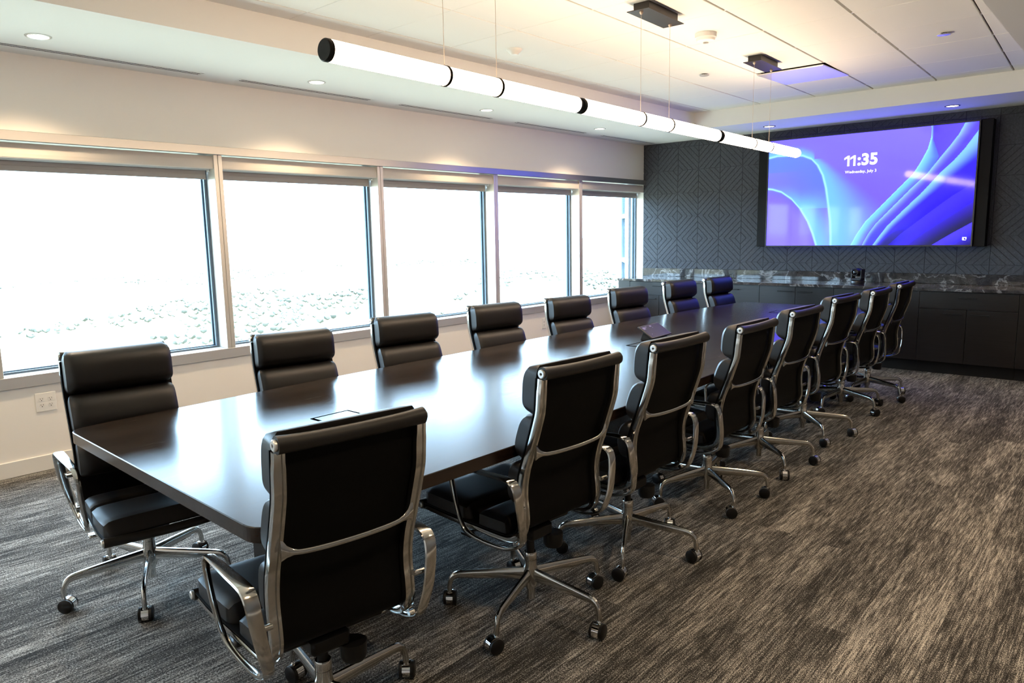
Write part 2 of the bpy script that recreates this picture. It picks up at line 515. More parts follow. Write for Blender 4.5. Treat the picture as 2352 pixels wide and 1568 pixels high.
bays = [(MUL[k], MUL[k + 1]) for k in range(len(MUL) - 1)] + [(MUL[-1], YF + 0.03)]
side = ['behind the camera', 'beside the near wall', 'cut by the left picture edge', 'over the nearest seats',
        'over the middle seats', 'over the third bay of seats', 'beside the felt wall']
blind_label = ['white roller blind rolled up in the window bay behind the viewpoint',
               'white roller blind rolled up in the window bay nearest the near wall',
               'rolled-up grey roller blind in the first full window, nearest the camera',
               'rolled-up grey roller blind in the second window from the camera',
               'rolled-up grey roller blind in the middle window of the five',
               'rolled-up grey roller blind in the fourth window, next to the last',
               'rolled-up grey roller blind in the last window beside the felt wall']
for k, (y0, y1) in enumerate(bays):
    if y1 < -0.4:
        continue
    ya, yb = y0 + 0.034, y1 - 0.034
    win = struct(empty('window_%d' % k, (GLX, (y0 + y1) / 2, 0.66)))

    def wl(mb, name, m, par=win):
        o = mb.build(name, m, par)
        o.matrix_parent_inverse = Matrix.Translation(-win.location)
        return o
    f = 0.028
    mb = MB()
    for dx0, dx1, e in ((GLX - 0.03, GLX - 0.012, 0.0), (GLX + 0.008, GLX + 0.026, 0.006)):
        mb.box(dx0, dx1, ya, ya + f - e, 0.648, 2.126)
        mb.box(dx0, dx1, yb - f + e, yb, 0.648, 2.126)
        mb.box(dx0, dx1, ya + f - e, yb - f + e, 0.648, 0.648 + f - 0.008 - e)
        mb.box(dx0, dx1, ya + f - e, yb - f + e, 2.126 - f + e, 2.126)
    wl(mb, 'window_frame', M['gasket'])
    wl(MB().box(GLX - 0.010, GLX + 0.006, ya + 0.002, yb - 0.002, 0.652, 2.122), 'pane', M['glass'])
    ym = y1 if k < len(bays) - 1 else None
    if ym is not None:                     # mullion closing the far side of the bay: two halves with a seam
        mb = MB()
        mb.box(GLX - 0.06, XL + 0.014, ym - 0.033, ym - 0.002, 0.649, 2.125, ch=0.0015)
        mb.box(GLX - 0.06, XL + 0.014, ym + 0.002, ym + 0.033, 0.649, 2.125, ch=0.0015)
        mb.box(GLX - 0.06, XL + 0.008, ym - 0.0025, ym + 0.0025, 0.649, 2.125)
        wl(mb, 'mullion', M['anod_m'])
    else:
        wl(MB().box(GLX - 0.06, XL - 0.002, yb, YF - 0.001, 0.649, 2.125), 'jamb', M['offwhite'])
    # roller blind
    bl = tag(empty('roller_blind', (XL - 0.03, (y0 + y1) / 2, 2.02)), blind_label[k], 'blind', 'roller blinds over the windows')

    def bw(mb, name, m):
        o = mb.build(name, m, bl)
        o.matrix_parent_inverse = Matrix.Translation(-bl.location)
        return o
    z0, z1 = 2.022, 2.118
    pr = [(XL - 0.010, z1), (XL - 0.002, z1 - 0.03), (XL + 0.004, z0 + 0.03), (XL + 0.005, z0 + 0.006), (XL + 0.001, z0), (XL - 0.012, z0), (XL - 0.022, z1)]
    e1 = yb + 0.001 if k < len(bays) - 1 else YF - 0.014
    bw(MB().add([(x, ya, z) for x, z in pr] + [(x, e1, z) for x, z in pr],
                [tuple(range(7)), tuple(range(13, 6, -1))] + [(i, (i + 1) % 7, 7 + (i + 1) % 7, 7 + i) for i in range(7)]), 'fascia', M['fascia'])
    mb = MB(); rr = 0.030
    ring = [[(XL - 0.072 + rr * math.cos(a), y, 2.045 + rr * math.sin(a)) for a in [2 * PI * q / 16 for q in range(16)]] for y in (ya + 0.01, yb - 0.012)]
    bw(mb.rings(ring), 'roller', M['fabric_blind'])
    bw(MB().box(XL - 0.106, XL - 0.1035, ya + 0.012, yb - 0.014, 1.985, 2.06), 'fabric', M['fabric_blind'])
    bw(MB().box(XL - 0.112, XL - 0.098, ya + 0.010, yb - 0.012, 1.950, 1.988, ch=0.003), 'hem_bar', M['fabric_blind'])
    bw(MB().box(XL - 0.095, XL - 0.055, yb - 0.010, yb - 0.0005, 2.005, 2.10, ch=0.002), 'bracket', M['offwhite'])

# angled outside glazing just past the last window
win = struct(empty('window_7', (-6.0, 9.25, 0.6)))
dirv = Vector((-0.62, 0.785, 0)); org = Vector((-5.68, 9.06, 0)); nrm = Vector((0.785, 0.62, 0))


def ang(mb_boxes, name, m):
    mb = MB()
    for s0, s1, d0, d1, z0, z1 in mb_boxes:
        P = [org + dirv * s + nrm * d for s, d in ((s0, d0), (s1, d0), (s1, d1), (s0, d1))]
        mb.prism([(p.x, p.y) for p in P], z0, z1)
    o = mb.build(name, m, win); o.matrix_parent_inverse = Matrix.Translation(-win.location)


ang([(0.0, 0.08, -0.03, 0.03, -0.6, 3.2), (1.22, 1.27, -0.03, 0.03, -0.6, 3.2)], 'window_frame', M['gasket'])
for z_ in (1.02, 1.70):
    ang([(0.08, 1.22, -0.03, 0.03, z_, z_ + 0.06)], 'transom', M['offwhite'])
for z0_, z1_ in ((-0.6, 1.02), (1.08, 1.70), (1.76, 3.2)):
    ang([(0.08, 1.22, -0.004, 0.004, z0_, z1_)], 'pane', M['glass'])

# ------------------------------------------------------------------ landscape far below the windows
GZ = -75.0
mb = MB()
N = 24
R_ = [0, 60, 150, 320, 700, 1500, 3500, 9000]
vs = [(XL - 8, 4, GZ)]
for r in R_[1:]:
    vs += [(XL - 8 - r * abs(math.cos(a)) * 1.0 if False else XL - 8 + r * math.cos(a), 4 + r * math.sin(a), GZ + random.uniform(-1, 1) * min(r * 0.004, 4)) for a in [2 * PI * q / N for q in range(N)]]
fs = [(0, 1 + q, 1 + (q + 1) % N) for q in range(N)]
for r in range(len(R_) - 2):
    fs += [(1 + r * N + q, 1 + (r + 1) * N + q, 1 + (r + 1) * N + (q + 1) % N, 1 + r * N + (q + 1) % N) for q in range(N)]
mb.add(vs, fs, 0, True)
struct(mb.build('outside_ground', M['ground']))
mb = MB()
rnd = random.Random(3)
ico = bmesh.new(); bmesh.ops.create_icosphere(ico, subdivisions=1, radius=1.0)
iv = [w.co.copy() for w in ico.verts]; ifc = [[w.index for w in f.verts] for f in ico.faces]; ico.free()
for k in range(7000):
    d = 480 * math.exp(rnd.random() * 1.5)
    th = math.radians(rnd.uniform(92, 200))
    cx, cy = XL + d * math.cos(th), 5 + d * math.sin(th)
    w_ = math.sin(cx * 0.0083 + 1.3) + math.sin(cy * 0.0107 + cx * 0.004) + 0.8 * math.sin(cx * 0.031 + cy * 0.023)
    if w_ < 0.75 + rnd.uniform(-.3, .3):
        continue
    r = rnd.uniform(1.4, 3.8)
    mb.add([(cx + w.x * r * rnd.uniform(.75, 1.25), cy + w.y * r * rnd.uniform(.75, 1.25), GZ + 3 + w.z * r * 0.75) for w in iv], ifc, 0, True)
tag(mb.build('distant_trees', M['tree']), 'pale hazy treetops far below beyond the window glass', 'trees', kind='stuff')

# ------------------------------------------------------------------ felt tiles on the far wall
TS = 0.30
TX0, TZ0 = -4.90, 1.085          # a tile corner


def clip(poly, a, b, c):
    """keep a*x+b*y <= c"""
    out = []
    for i, p in enumerate(poly):
        q = poly[(i + 1) % len(poly)]
        dp, dq = a * p[0] + b * p[1] - c, a * q[0] + b * q[1] - c
        if dp <= 0:
            out.append(p)
        if (dp < 0 < dq) or (dq < 0 < dp):
            s = dp / (dp - dq)
            out.append((p[0] + (q[0] - p[0]) * s, p[1] + (q[1] - p[1]) * s))
    return out


tile_cache = {}


def felt_tile(par, x0, x1, z0, z1):
    """local tile mesh; (x0..z1) is the visible part of the unit tile 0..TS"""
    key = (par, round(x0, 3), round(x1, 3), round(z0, 3), round(z1, 3))
    if key in tile_cache:
        return tile_cache[key]
    mb = MB()
    e = 0.0016
    mb.box(x0 + e, x1 - e, -0.009, 0.0, z0 + e, z1 - e)
    st_ = TS / 4; gp = 0.0042
    for b in range(8):
        lo, hi = b * st_ + gp, (b + 1) * st_ - gp
        if b == 0: lo = -1
        if b == 7: hi = 3
        sq = [(x0 + e, z0 + e), (x1 - e, z0 + e), (x1 - e, z1 - e), (x0 + e, z1 - e)]
        if par:                       # grooves run like "\" : x + z = const
            pl_ = clip(clip(sq, 1, 1, hi), -1, -1, -lo)
        else:                         # grooves run like "/" : x + (TS - z) = const
            pl_ = clip(clip(sq, 1, -1, hi - TS), -1, 1, TS - lo)
        if len(pl_) < 3:
            continue
        n = len(pl_)
        vs = [(x, -0.0088, z) for x, z in pl_] + [(x, -0.0155, z) for x, z in pl_]
        fs = [tuple(range(n, 2 * n))] + [(k, (k + 1) % n, n + (k + 1) % n, n + k) for k in range(n)]
        mb.add(vs, fs)
    me = mb.mesh('tile', M['felt'])
    tile_cache[key] = me
    return me


ZB0, ZB1 = 0.984, ZS - 0.001
for i in range(-3, 20):
    xa = TX0 + i * TS
    c0, c1 = max(xa, XL + 0.001), min(xa + TS, XR - 0.001)
    if c1 - c0 < 0.02:
        continue
    for j in range(-1, 7):
        za = TZ0 + j * TS
        d0, d1 = max(za, ZB0), min(za + TS, ZB1)
        if d1 - d0 < 0.02:
            continue
        # diamond centres sit at (-4.9,1.685): tile right-below of it has "/" grooves
        par = (i + j) % 2
        me = felt_tile(par == 0, c0 - xa, c1 - xa, d0 - za, d1 - za)
        put('tile', me, wall_far, (xa, YF, za))

# ------------------------------------------------------------------ counter, backsplash, cabinets
CF = 8.33                          # door faces
ct = MB().box(XL + 0.002, XR - 0.001, 8.30, YF - 0.0225, 0.846, 0.876, ch=0.0025).build('countertop', M['marble'])
tag(ct, 'long dark veined marble countertop along the felt wall', 'countertop')
bs = MB().box(XL + 0.002, XR - 0.001, YF - 0.022, YF - 0.0005, 0.8765, 0.983, ch=0.002).build('backsplash', M['marble'])
tag(bs, 'low veined marble backsplash strip at the back of the countertop', 'backsplash')
HB = 0.125
units = [(-5.25, -4.37, 1, 'dark wood base cabinet with a top drawer nearest the windows'),
         (-4.37, -3.476, 0, 'two-door dark wood base cabinet, second from the windows'),
         (-3.476, -2.638, 0, 'two-door dark wood base cabinet, third from the windows'),
         (-2.638, -1.793, 0, 'two-door dark wood base cabinet under the conference camera'),
         (-1.793, -0.945, 1, 'dark wood base cabinet with a wide top drawer right of the far chairs'),
         (-0.945, -0.10, 0, 'two-door dark wood base cabinet cut by the right picture edge'),
         (-0.10, 0.44, 0, 'narrow dark wood base cabinet against the right wall')]
for x0, x1, dr, lab in units:
    u = tag(empty('base_cabinet', ((x0 + x1) / 2, 8.64, 0)), lab, 'cabinet', 'base cabinets under the marble counter')

    def cu(mb, name, m, par=None):
        o = mb.build(name, m, par or u)
        if not par:
            o.matrix_parent_inverse = Matrix.Translation(-u.location)
        return o
    cu(MB().box(x0 + 0.0008, x1 - 0.0008, CF + 0.021, YF - 0.024, HB, 0.8455), 'carcass', M['cab'])
    cu(MB().box(x0 + 0.0008, x1 - 0.0008, CF + 0.075, CF + 0.095, 0.0, HB), 'toe_kick', M['black'])
    ztop = 0.838
    zd = 0.668 if dr else ztop
    hm = lambda cx, cz, w: MB().box(cx - w / 2, cx + w / 2, CF - 0.030, CF - 0.021, cz - 0.005, cz + 0.005, ch=0.002) \
        .box(cx - w / 2 + 0.01, cx - w / 2 + 0.02, CF - 0.022, CF + 0.001, cz - 0.004, cz + 0.004) \
        .box(cx + w / 2 - 0.02, cx + w / 2 - 0.01, CF - 0.022, CF + 0.001, cz - 0.004, cz + 0.004)
    g_ = 0.0018
    if dr:
        d = cu(MB().box(x0 + g_, x1 - g_, CF, CF + 0.020, zd + g_, ztop, ch=0.001), 'drawer', M['cab'])
        cu(hm((x0 + x1) / 2, 0.785, 0.165), 'handle', M['black'], d)
    xm = (x0 + x1) / 2
    for a, b, hx in ((x0, xm, xm - 0.115), (xm, x1, xm + 0.115)):
        d = cu(MB().box(a + g_, b - g_, CF, CF + 0.020, HB + 0.002, zd - g_, ch=0.001), 'door', M['cab'])
        cu(hm(hx, zd - (0.046 if dr else 0.053), 0.165), 'handle', M['black'], d)
fl = MB().box(XL + 0.002, -5.2515, CF, YF - 0.03, 0.0, 0.8455, ch=0.001).build('filler_panel', M['cab'])
tag(fl, 'narrow dark wood end panel between the cabinets and the window wall', 'panel')

# ------------------------------------------------------------------ wall display
tv = tag(empty('wall_display', (-2.53, YF, 1.91)), 'large wall display showing 11:35 over blue and violet ribbons', 'screen')
SX0, SX1, SZ0, SZ1 = -3.604, -1.457, 1.294, 2.527
SY = 8.80


def tvp(mb, name, m):
    o = mb.build(name, m, tv); o.matrix_parent_inverse = Matrix.Translation(-tv.location); return o


fr_ = 0.016
mb = MB()
mb.box(SX0 - fr_, SX1 + fr_, SY - 0.004, SY + 0.06, SZ1, SZ1 + fr_, ch=0.002)
mb.box(SX0 - fr_, SX1 + fr_, SY - 0.004, SY + 0.06, SZ0 - fr_, SZ0, ch=0.002)
mb.box(SX0 - fr_, SX0, SY - 0.004, SY + 0.06, SZ0, SZ1, ch=0.002)
mb.box(SX1, SX1 + fr_, SY - 0.004, SY + 0.06, SZ0, SZ1, ch=0.002)
tvp(mb, 'bezel', M['tvframe'])
tvp(MB().box(-3.60, -1.46, SY + 0.0605, YF - 0.03, 1.34, 2.50), 'mount_box', M['backbox'])
for a, b in ((-3.735, SX0 - fr_ - 0.002), (SX1 + fr_ + 0.002, -1.335)):
    tvp(MB().box(a, b, SY + 0.02, YF - 0.017, 1.279, 2.546, ch=0.003), 'side_panel', M['backbox'])

# picture on the screen: ribbons evaluated per grid vertex
W_, H_ = 460, 264


def interp(tab, y):
    tab = sorted(tab)
    if y <= tab[0][0]: 
        (y0, x0), (y1, x1) = tab[0], tab[1]
    elif y >= tab[-1][0]:
        (y0, x0), (y1, x1) = tab[-2], tab[-1]
    else:
        for k in range(len(tab) - 1):
            if tab[k][0] <= y <= tab[k + 1][0]:
                (y0, x0), (y1, x1) = tab[k], tab[k + 1]
                break
    return x0 + (x1 - x0) * (y - y0) / (y1 - y0)


def sst(a, b, x):
    q = min(max((x - a) / (b - a), 0), 1)
    return q * q * (3 - 2 * q)


def lerp3(a, b, q):
    return tuple(a[i] + (b[i] - a[i]) * q for i in range(3))


# edges as x(v), v = height on the screen
E1 = [(0.0, .352), (.10, .350), (.221, .345), (.359, .333), (.532, .316), (.648, .297), (.743, .268), (.805, .234), (.841, .187)]
E1b = [(.841, .187), (.851, .132), (.856, .049)]
E2 = [(0.0, .277), (.107, .257), (.225, .228), (.345, .185), (.443, .134)]
RA = [(0.0, .454), (.102, .482), (.213, .522), (.321, .579), (.479, .662), (.61, .732), (.701, .762), (.811, .791), (.912, .804), (1.0, .802)]
RB = [(0.0, .510), (.101, .538), (.189, .571), (.318, .638), (.473, .719), (.613, .798), (.736, .848), (.827, .887), (.912, .920), (1.0, .943)]
RC = [(0.0, .562), (.067, .587), (.165, .625), (.303, .697), (.447, .776), (.607, .852), (.693, .902), (.797, .950), (.91, .992), (1.0, 1.025)]
RD = [(0.0, .636), (.097, .692), (.193, .757), (.306, .836), (.414, .912), (.509, .995)]
RE = [(0.0, .835), (.103, .923), (.185, .999)]
vy1 = [(-.02, .836), (.049, .856), (.132, .851), (.187, .841), (.234, .805), (.268, .743)]
vy2 = [(-.011, .551), (.027, .541), (.077, .513), (.134, .443), (.185, .345)]
C_bg_t, C_bg_b = srgb(122, 112, 252), srgb(112, 88, 238)
C_cy, C_cy2, C_line = srgb(112, 172, 250), srgb(96, 128, 250), srgb(158, 226, 255)
C_vio, C_deep, C_dark = srgb(104, 84, 246), srgb(44, 28, 232), srgb(14, 10, 64)


def screen_col(u, v):
    c = lerp3(C_bg_b, C_bg_t, sst(0.1, 1.0, v))
    c = lerp3(c, srgb(118, 138, 255), 0.7 * sst(0.35, 0.0, u) * sst(0.15, 0.85, v) * sst(1.0, .8, v))
    # first petal: left of curve E1 it is the inside of the arch
    top1 = interp([(a, b) for a, b in vy1], u) if u < .268 else None
    x1 = interp(E1, v) if v < .80 else None
    d1 = None
    if u < .25 and top1 is not None and v > .70:
        d1 = (top1 - v) * 0.6
    elif x1 is not None:
        d1 = x1 - u
    if d1 is not None:
        if d1 > 0:
            c = lerp3(c, srgb(88, 132, 250), 0.65 * sst(0.32, 0.0, d1) * sst(0.25, .6, v))
        else:
            fade = sst(0.06 + 0.27 * sst(.85, .2, v), 0.0, -d1)
            c = lerp3(c, srgb(112, 178, 250), 0.92 * fade)
        c = lerp3(c, C_line, 0.95 * math.exp(-(d1 / 0.0052) ** 2))
    # second, smaller petal
    if v <= .345:
        d2 = interp(E2, v) - u
    elif u < .185:
        d2 = (interp(vy2, u) - v) * 0.6
    else:
        d2 = -0.6 * math.hypot(u - .185, v - .345)
    if d2 > 0:
        c = lerp3(c, srgb(126, 112, 250), 0.8 * sst(0.0, 0.06, d2))
    elif u < interp(E1, min(v, .8)):
        fade = sst(0.17, 0.0, -d2) * sst(.62, .36, v)
        c = lerp3(c, srgb(112, 184, 250), 0.85 * fade)
    c = lerp3(c, C_line, 0.95 * math.exp(-(d2 / 0.0050) ** 2))
    # ribbons rising to the right
    ra, rb, rc, rd, re = (interp(t_, v) for t_ in (RA, RB, RC, RD, RE))
    if u > ra:
        if u < rb:
            q = (u - ra) / max(rb - ra, 1e-4)
            if v > .60:       # twist where the ribbon turns over
                rr2 = interp([(.60, .80), (.742, .842), (.837, .823), (.933, .803), (1.0, .80)], v)
                if u < rr2:
                    c = lerp3(srgb(120, 186, 252), srgb(84, 112, 248), sst(0, 1, (u - ra) / max(rr2 - ra, .012)))
                else:
                    c = lerp3(srgb(86, 66, 244), srgb(92, 76, 246), q)
            else:
                c = lerp3(srgb(112, 182, 252), srgb(98, 116, 250), sst(0.2, 0.9, q))
                c = lerp3(c, srgb(92, 76, 244), sst(0.85, 1.0, q) * .8)
            c = lerp3(c, srgb(150, 214, 255), 0.7 * math.exp(-((u - ra) / 0.006) ** 2))
        elif u < rc:
            q = (u - rb) / max(rc - rb, 1e-4)
            c = lerp3(srgb(122, 146, 254), srgb(86, 70, 244), sst(0.0, 0.75, q))
            c = lerp3(srgb(58, 52, 232), c, sst(.0, .35, v))
            c = lerp3(c, srgb(136, 186, 255), 0.75 * math.exp(-((u - rb) / 0.012) ** 2))
        elif u < rd:
            q = (u - rc) / max(rd - rc, 1e-4)
            c = lerp3(srgb(124, 178, 254), srgb(52, 34, 240), sst(0.0, 0.38, q))
            c = lerp3(c, srgb(40, 16, 232), sst(0.4, 1.0, q))
            c = lerp3(c, srgb(16, 8, 130), sst(.22, 0.0, v) * sst(.15, .7, q))
        elif u < re:
            q = (u - rd) / max(re - rd, 1e-4)
            c = lerp3(srgb(62, 46, 238), srgb(52, 30, 226), sst(0.0, 0.45, q))
            c = lerp3(c, C_dark, sst(0.25, 0.95, q) * 0.95)
            c = lerp3(c, srgb(28, 4, 200), sst(.2, 0, v) * sst(.4, 0, q))
        else:
            q = (u - re) / 0.17
            c = lerp3(srgb(74, 56, 248), srgb(40, 22, 190), sst(0, 0.8, q))
            c = lerp3(c, C_dark, sst(0.55, 1.1, q))
    return c


vs, fs, cols = [], [], []
for j in range(H_ + 1):
    for i in range(W_ + 1):
        vs.append((SX0 + (SX1 - SX0) * i / W_, SY, SZ0 + (SZ1 - SZ0) * j / H_))
        c = screen_col(i / W_, j / H_)
        cols += [c[0] * (1 + .15 * sst(.05, .3, c[0])), c[1] * (1 + .30 * sst(.12, .5, c[1])), c[2] * (1 + 1.5 * sst(.55, .95, c[2])), 1.0]
for j in range(H_):
    for i in range(W_):
        a = j * (W_ + 1) + i
        fs.append((a, a + 1, a + W_ + 2, a + W_ + 1))
me = bpy.data.meshes.new('screen')
me.from_pydata(vs, [], fs)
ca = me.color_attributes.new('picture', 'FLOAT_COLOR', 'POINT')
ca.data.foreach_set('color', cols)
m = bpy.data.materials.new('lit_display'); m.use_nodes = True
b = m.node_tree.nodes['Principled BSDF']
b.inputs['Base Color'].default_value = (0.01, 0.01, 0.012, 1); b.inputs['Roughness'].default_value = 0.06; b.inputs['Specular IOR Level'].default_value = 0.3
at = m.node_tree.nodes.new('ShaderNodeAttribute'); at.attribute_name = 'picture'
m.node_tree.links.new(at.outputs['Color'], b.inputs['Emission Color']); b.inputs['Emission Strength'].default_value = SCREEN
me.materials.append(m)
o = put('display_panel', me, tv); o.matrix_parent_inverse = Matrix.Translation(-tv.location)


def text(name, s, size, x, z, bold):
    cu_ = bpy.data.curves.new(name, 'FONT'); cu_.body = s; cu_.size = size; cu_.align_x = 'CENTER'; cu_.align_y = 'CENTER'
    cu_.offset = bold; cu_.extrude = 0.0004; cu_.space_character = 1.04
    cu_.materials.append(M['text'])
    tmp = bpy.data.objects.new(name, cu_); COL.objects.link(tmp)
    bpy.context.view_layer.update()
    me_ = bpy.data.meshes.new_from_object(tmp.evaluated_get(bpy.context.evaluated_depsgraph_get()))
    bpy.data.objects.remove(tmp)
    o = bpy.data.objects.new(name, me_); COL.objects.link(o)
    o.parent = tv
    o.location = (x - tv.location.x, SY - 0.0015 - tv.location.y, z - tv.location.z)
    o.rotation_euler = (PI / 2, 0, 0)
    return o


ck = text('clock_text', ':35', 0.168, -2.492, 2.231, 0.0065)
mb = MB()
for xo in (-2.704, -2.640):
    P_ = [(0.0, -.0575), (0.023, -.0575), (0.023, .0575), (0.004, .0575), (-.034, .034), (-.034, .012), (0.0, .031)]
    mb.add([(xo + x, SY - .0019, 2.231 + z) for x, z in P_] + [(xo + x, SY - .0011, 2.231 + z) for x, z in P_],
           [tuple(range(7)), tuple(range(13, 6, -1))] + [(k, (k + 1) % 7, 7 + (k + 1) % 7, 7 + k) for k in range(7)])
tvp(mb, 'clock_text', M['text'])
text('date_text', 'Wednesday, July 3', 0.0425, -2.559, 2.108, 0.0006)
mb = MB()
ix, iz = -1.515, 1.358
for (a, b_, c, d) in ((-.019, .019, .010, .016), (-.015, .015, -.016, -.010), (-.019, -.012, -.012, .012), (.012, .019, -.005, .012), (-.012, -.004, -.012, .010), (.004, .012, .004, .012)):
    mb.box(ix + a, ix + b_, SY - 0.002, SY - 0.0008, iz + c, iz + d)
tvp(mb, 'status_icon', M['text'])

# ------------------------------------------------------------------ conference camera on the counter
cz = 0.8762
pc = tag(empty('conference_camera', (-2.463, 8.56, cz), math.radians(-14)), 'small black conference camera on the marble counter under the display', 'camera')
MB().lathe([(0.066, 0.0), (0.070, 0.006), (0.070, 0.034), (0.066, 0.040), (0.0, 0.040)], n=32).build('base', M['camblack'], pc)
mb = MB()
mb.box(-0.060, 0.060, -0.045, 0.045, 0.041, 0.062, ch=0.008)
mb.box(-0.062, -0.044, -0.036, 0.036, 0.058, 0.165, ch=0.006)
mb.box(0.044, 0.062, -0.036, 0.036, 0.058, 0.165, ch=0.006)
mb.build('yoke', M['camblack'], pc)
hd = MB().lathe([(0.0, -0.052), (0.036, -0.048), (0.044, -0.02), (0.044, 0.03), (0.036, 0.046), (0.0, 0.048)], 'Y', (0, 0, 0.130), 28).build('camera_head', M['camblack'], pc)
MB().lathe([(0.034, -0.070), (0.039, -0.066), (0.039, -0.045), (0.030, -0.045), (0.030, -0.066)], 'Y', (0, 0, 0.130), 28, loop=True).build('lens_ring', M['bronze'], hd)
MB().lathe([(0.0, -0.067), (0.018, -0.064), (0.030, -0.058), (0.030, -0.050), (0.0, -0.050)], 'Y', (0, 0, 0.130), 24).build('lens', M['lensglass'], hd)

# ------------------------------------------------------------------ table
TZ = 0.745
TT = 0.046
Lp = [(-3.252, 0.955), (-3.285, 1.6), (-3.312, 2.5), (-3.322, 3.4), (-3.328, 4.2), (-3.328, 5.1), (-3.315, 5.95), (-3.270, 6.7), (-3.215, 7.31)]
Rp = [(-1.835, 7.31), (-1.815, 6.6), (-1.795, 5.9), (-1.765, 5.0), (-1.738, 4.2), (-1.712, 3.4), (-1.690, 2.6), (-1.682, 1.9), (-1.688, 1.4), (-1.700, 0.905)]


def rounded(poly, idx, r):
    out = []
    n = len(poly)
    for i, p in enumerate(poly):
        if i not in idx:
            out.append(p); continue
        p = Vector(p); a = (Vector(poly[i - 1]) - p).normalized(); b = (Vector(poly[(i + 1) % n]) - p).normalized()
        for k in range(9):
            q = k / 8
            p0, p1 = p + a * r, p + b * r
            out.append(tuple((1 - q) ** 2 * p0 + 2 * q * (1 - q) * p + q * q * p1))
    return out


outl = catmull(Lp, 4) + catmull(Rp, 4)
ia, ib, ic, id_ = 0, len(catmull(Lp, 4)) - 1, len(catmull(Lp, 4)), len(outl) - 1
outl = rounded(outl, {ia, ib, ic, id_}, 0.075)
table = tag(empty('conference_table', (-2.5, 4.1, 0)), 'very long dark stained wood conference table with gently bowed sides', 'table')


def tb(mb, name, m, par=None):
    o = mb.build(name, m, par or table)
    if not par:
        o.matrix_parent_inverse = Matrix.Translation(-table.location)
    return o


def inset(poly, d):
    cx = sum(p[0] for p in poly) / len(poly); cy = sum(p[1] for p in poly) / len(poly)
    out = []
    n = len(poly)
    for i in range(n):
        a, b, p = Vector(poly[i - 1]), Vector(poly[(i + 1) % n]), Vector(poly[i])
        tv_ = (b - a)
        nv = Vector((-tv_.y, tv_.x)).normalized()
        if nv.dot(Vector((cx, cy)) - p) < 0: nv = -nv
        out.append(tuple(p + nv * d))
    return out


i2 = inset(outl, 0.0025)
n = len(outl)
vs = [(x, y, TZ) for x, y in i2] + [(x, y, TZ - 0.0025) for x, y in outl] + [(x, y, TZ - TT + 0.002) for x, y in outl] + [(x, y, TZ - TT) for x, y in i2]
fs = [tuple(range(n)), tuple(range(4 * n - 1, 3 * n - 1, -1))]
for r in range(3):
    fs += [(r * n + k, r * n + (k + 1) % n, (r + 1) * n + (k + 1) % n, (r + 1) * n + k) for k in range(n)]
tb(MB().add(vs, fs), 'tabletop', M['oak'])
for y0, y1 in ((1.45, 1.75), (3.90, 4.35), (6.15, 6.55)):
    tb(MB().box(-2.76, -2.37, y0, y1, 0.0, TZ - TT - 0.0005, ch=0.004), 'pedestal', M['oak'])

# flush power boxes in the tabletop
for y0, lab in ((1.668, 'black-edged flush power box in the tabletop beside the nearest chairs'),
                (4.10, 'black-edged flush power box in the tabletop beside the tilted tablet'),
                (6.475, 'black-edged flush power box near the far end of the tabletop')):
    pb = tag(empty('power_box', (-2.50, y0 + 0.095, TZ)), lab, 'power box', 'power boxes in the tabletop')
    x_, y_ = 0.112, 0.095
    r_ = 0.011
    mb = MB()
    mb.box(-x_, x_, -y_, -y_ + r_, 0.0002, 0.0016); mb.box(-x_, x_, y_ - r_, y_, 0.0002, 0.0016)
    mb.box(-x_, -x_ + r_, -y_ + r_, y_ - r_, 0.0002, 0.0016); mb.box(x_ - r_, x_, -y_ + r_, y_ - r_, 0.0002, 0.0016)
    mb.build('rim', M['seam'], pb)
    MB().box(-x_ + r_ + 0.001, x_ - r_ - 0.001, -y_ + r_ + 0.001, y_ - r_ - 0.001, 0.0002, 0.0014).build('lid', M['oak'], pb)

# touch panel on the table
tl = tag(empty('tablet', (-2.60, 4.49, TZ)), 'dark touch tablet tilted on a low stand on the tabletop', 'tablet')
mbody = MB().box(-0.068, 0.068, -0.150, 0.150, -0.006, 0.006, ch=0.003)
th = math.radians(33)
body = mbody.build('body', M['tabletbody'], tl, (-0.022, 0.0, 0.056)); body.rotation_euler = (0, th, 0.07)
m = mat('tablet_screen', (0.012, 0.012, 0.014), 0.22, spec=0.2, emit=srgb(52, 44, 66), estr=1.0)
MB().box(-0.060, 0.060, -0.140, 0.140, 0.0062, 0.0066).build('screen', m, body)
ml = mat('tablet_screen_light', (0.05, 0.05, 0.05), 0.2, emit=srgb(126, 112, 150), estr=1.0)
mb = MB()
for a, b_, c, d in ((-.048, -.026, -.128, -.092), (-.050, -.046, -.085, -.060), (-.044, -.041, -.085, -.066), (-.052, -.040, -.018, 0.01), (-.030, -.026, 0.0, .01), (.028, .032, -.10, -.09)):
    mb.box(a, b_, c, d, 0.0067, 0.0069)
mb.build('screen_tiles', ml, body)
wv = [(-0.07, -0.11, 0.0), (0.035, -0.11, 0.0), (0.035, 0.11, 0.0), (-0.07, 0.11, 0.0), (-0.055, -0.09, 0.066), (0.03, -0.09, 0.010), (0.03, 0.09, 0.010), (-0.055, 0.09, 0.066)]
MB().add(wv, [(0, 3, 2, 1), (4, 5, 6, 7), (0, 1, 5, 4), (2, 3, 7, 6), (1, 2, 6, 5), (0, 4, 7, 3)]).build('stand', M['plastic'], tl)

# ------------------------------------------------------------------ chairs (local: +X is the rear, +Y the side, Z up)
RIB = [(.268, 1.012), (.262, .95), (.256, .892), (.240, .838), (.222, .785), (.199, .72), (.178, .66), (.168, .612), (.166, .565), (.171, .515), (.172, .468), (.157, .425), (.118, .394), (.05, .384), (-.10, .390), (-.25, .398), (-.34, .402), (-.372, .402)]
rib = catmull(RIB, 4)
SLW = 0.2185


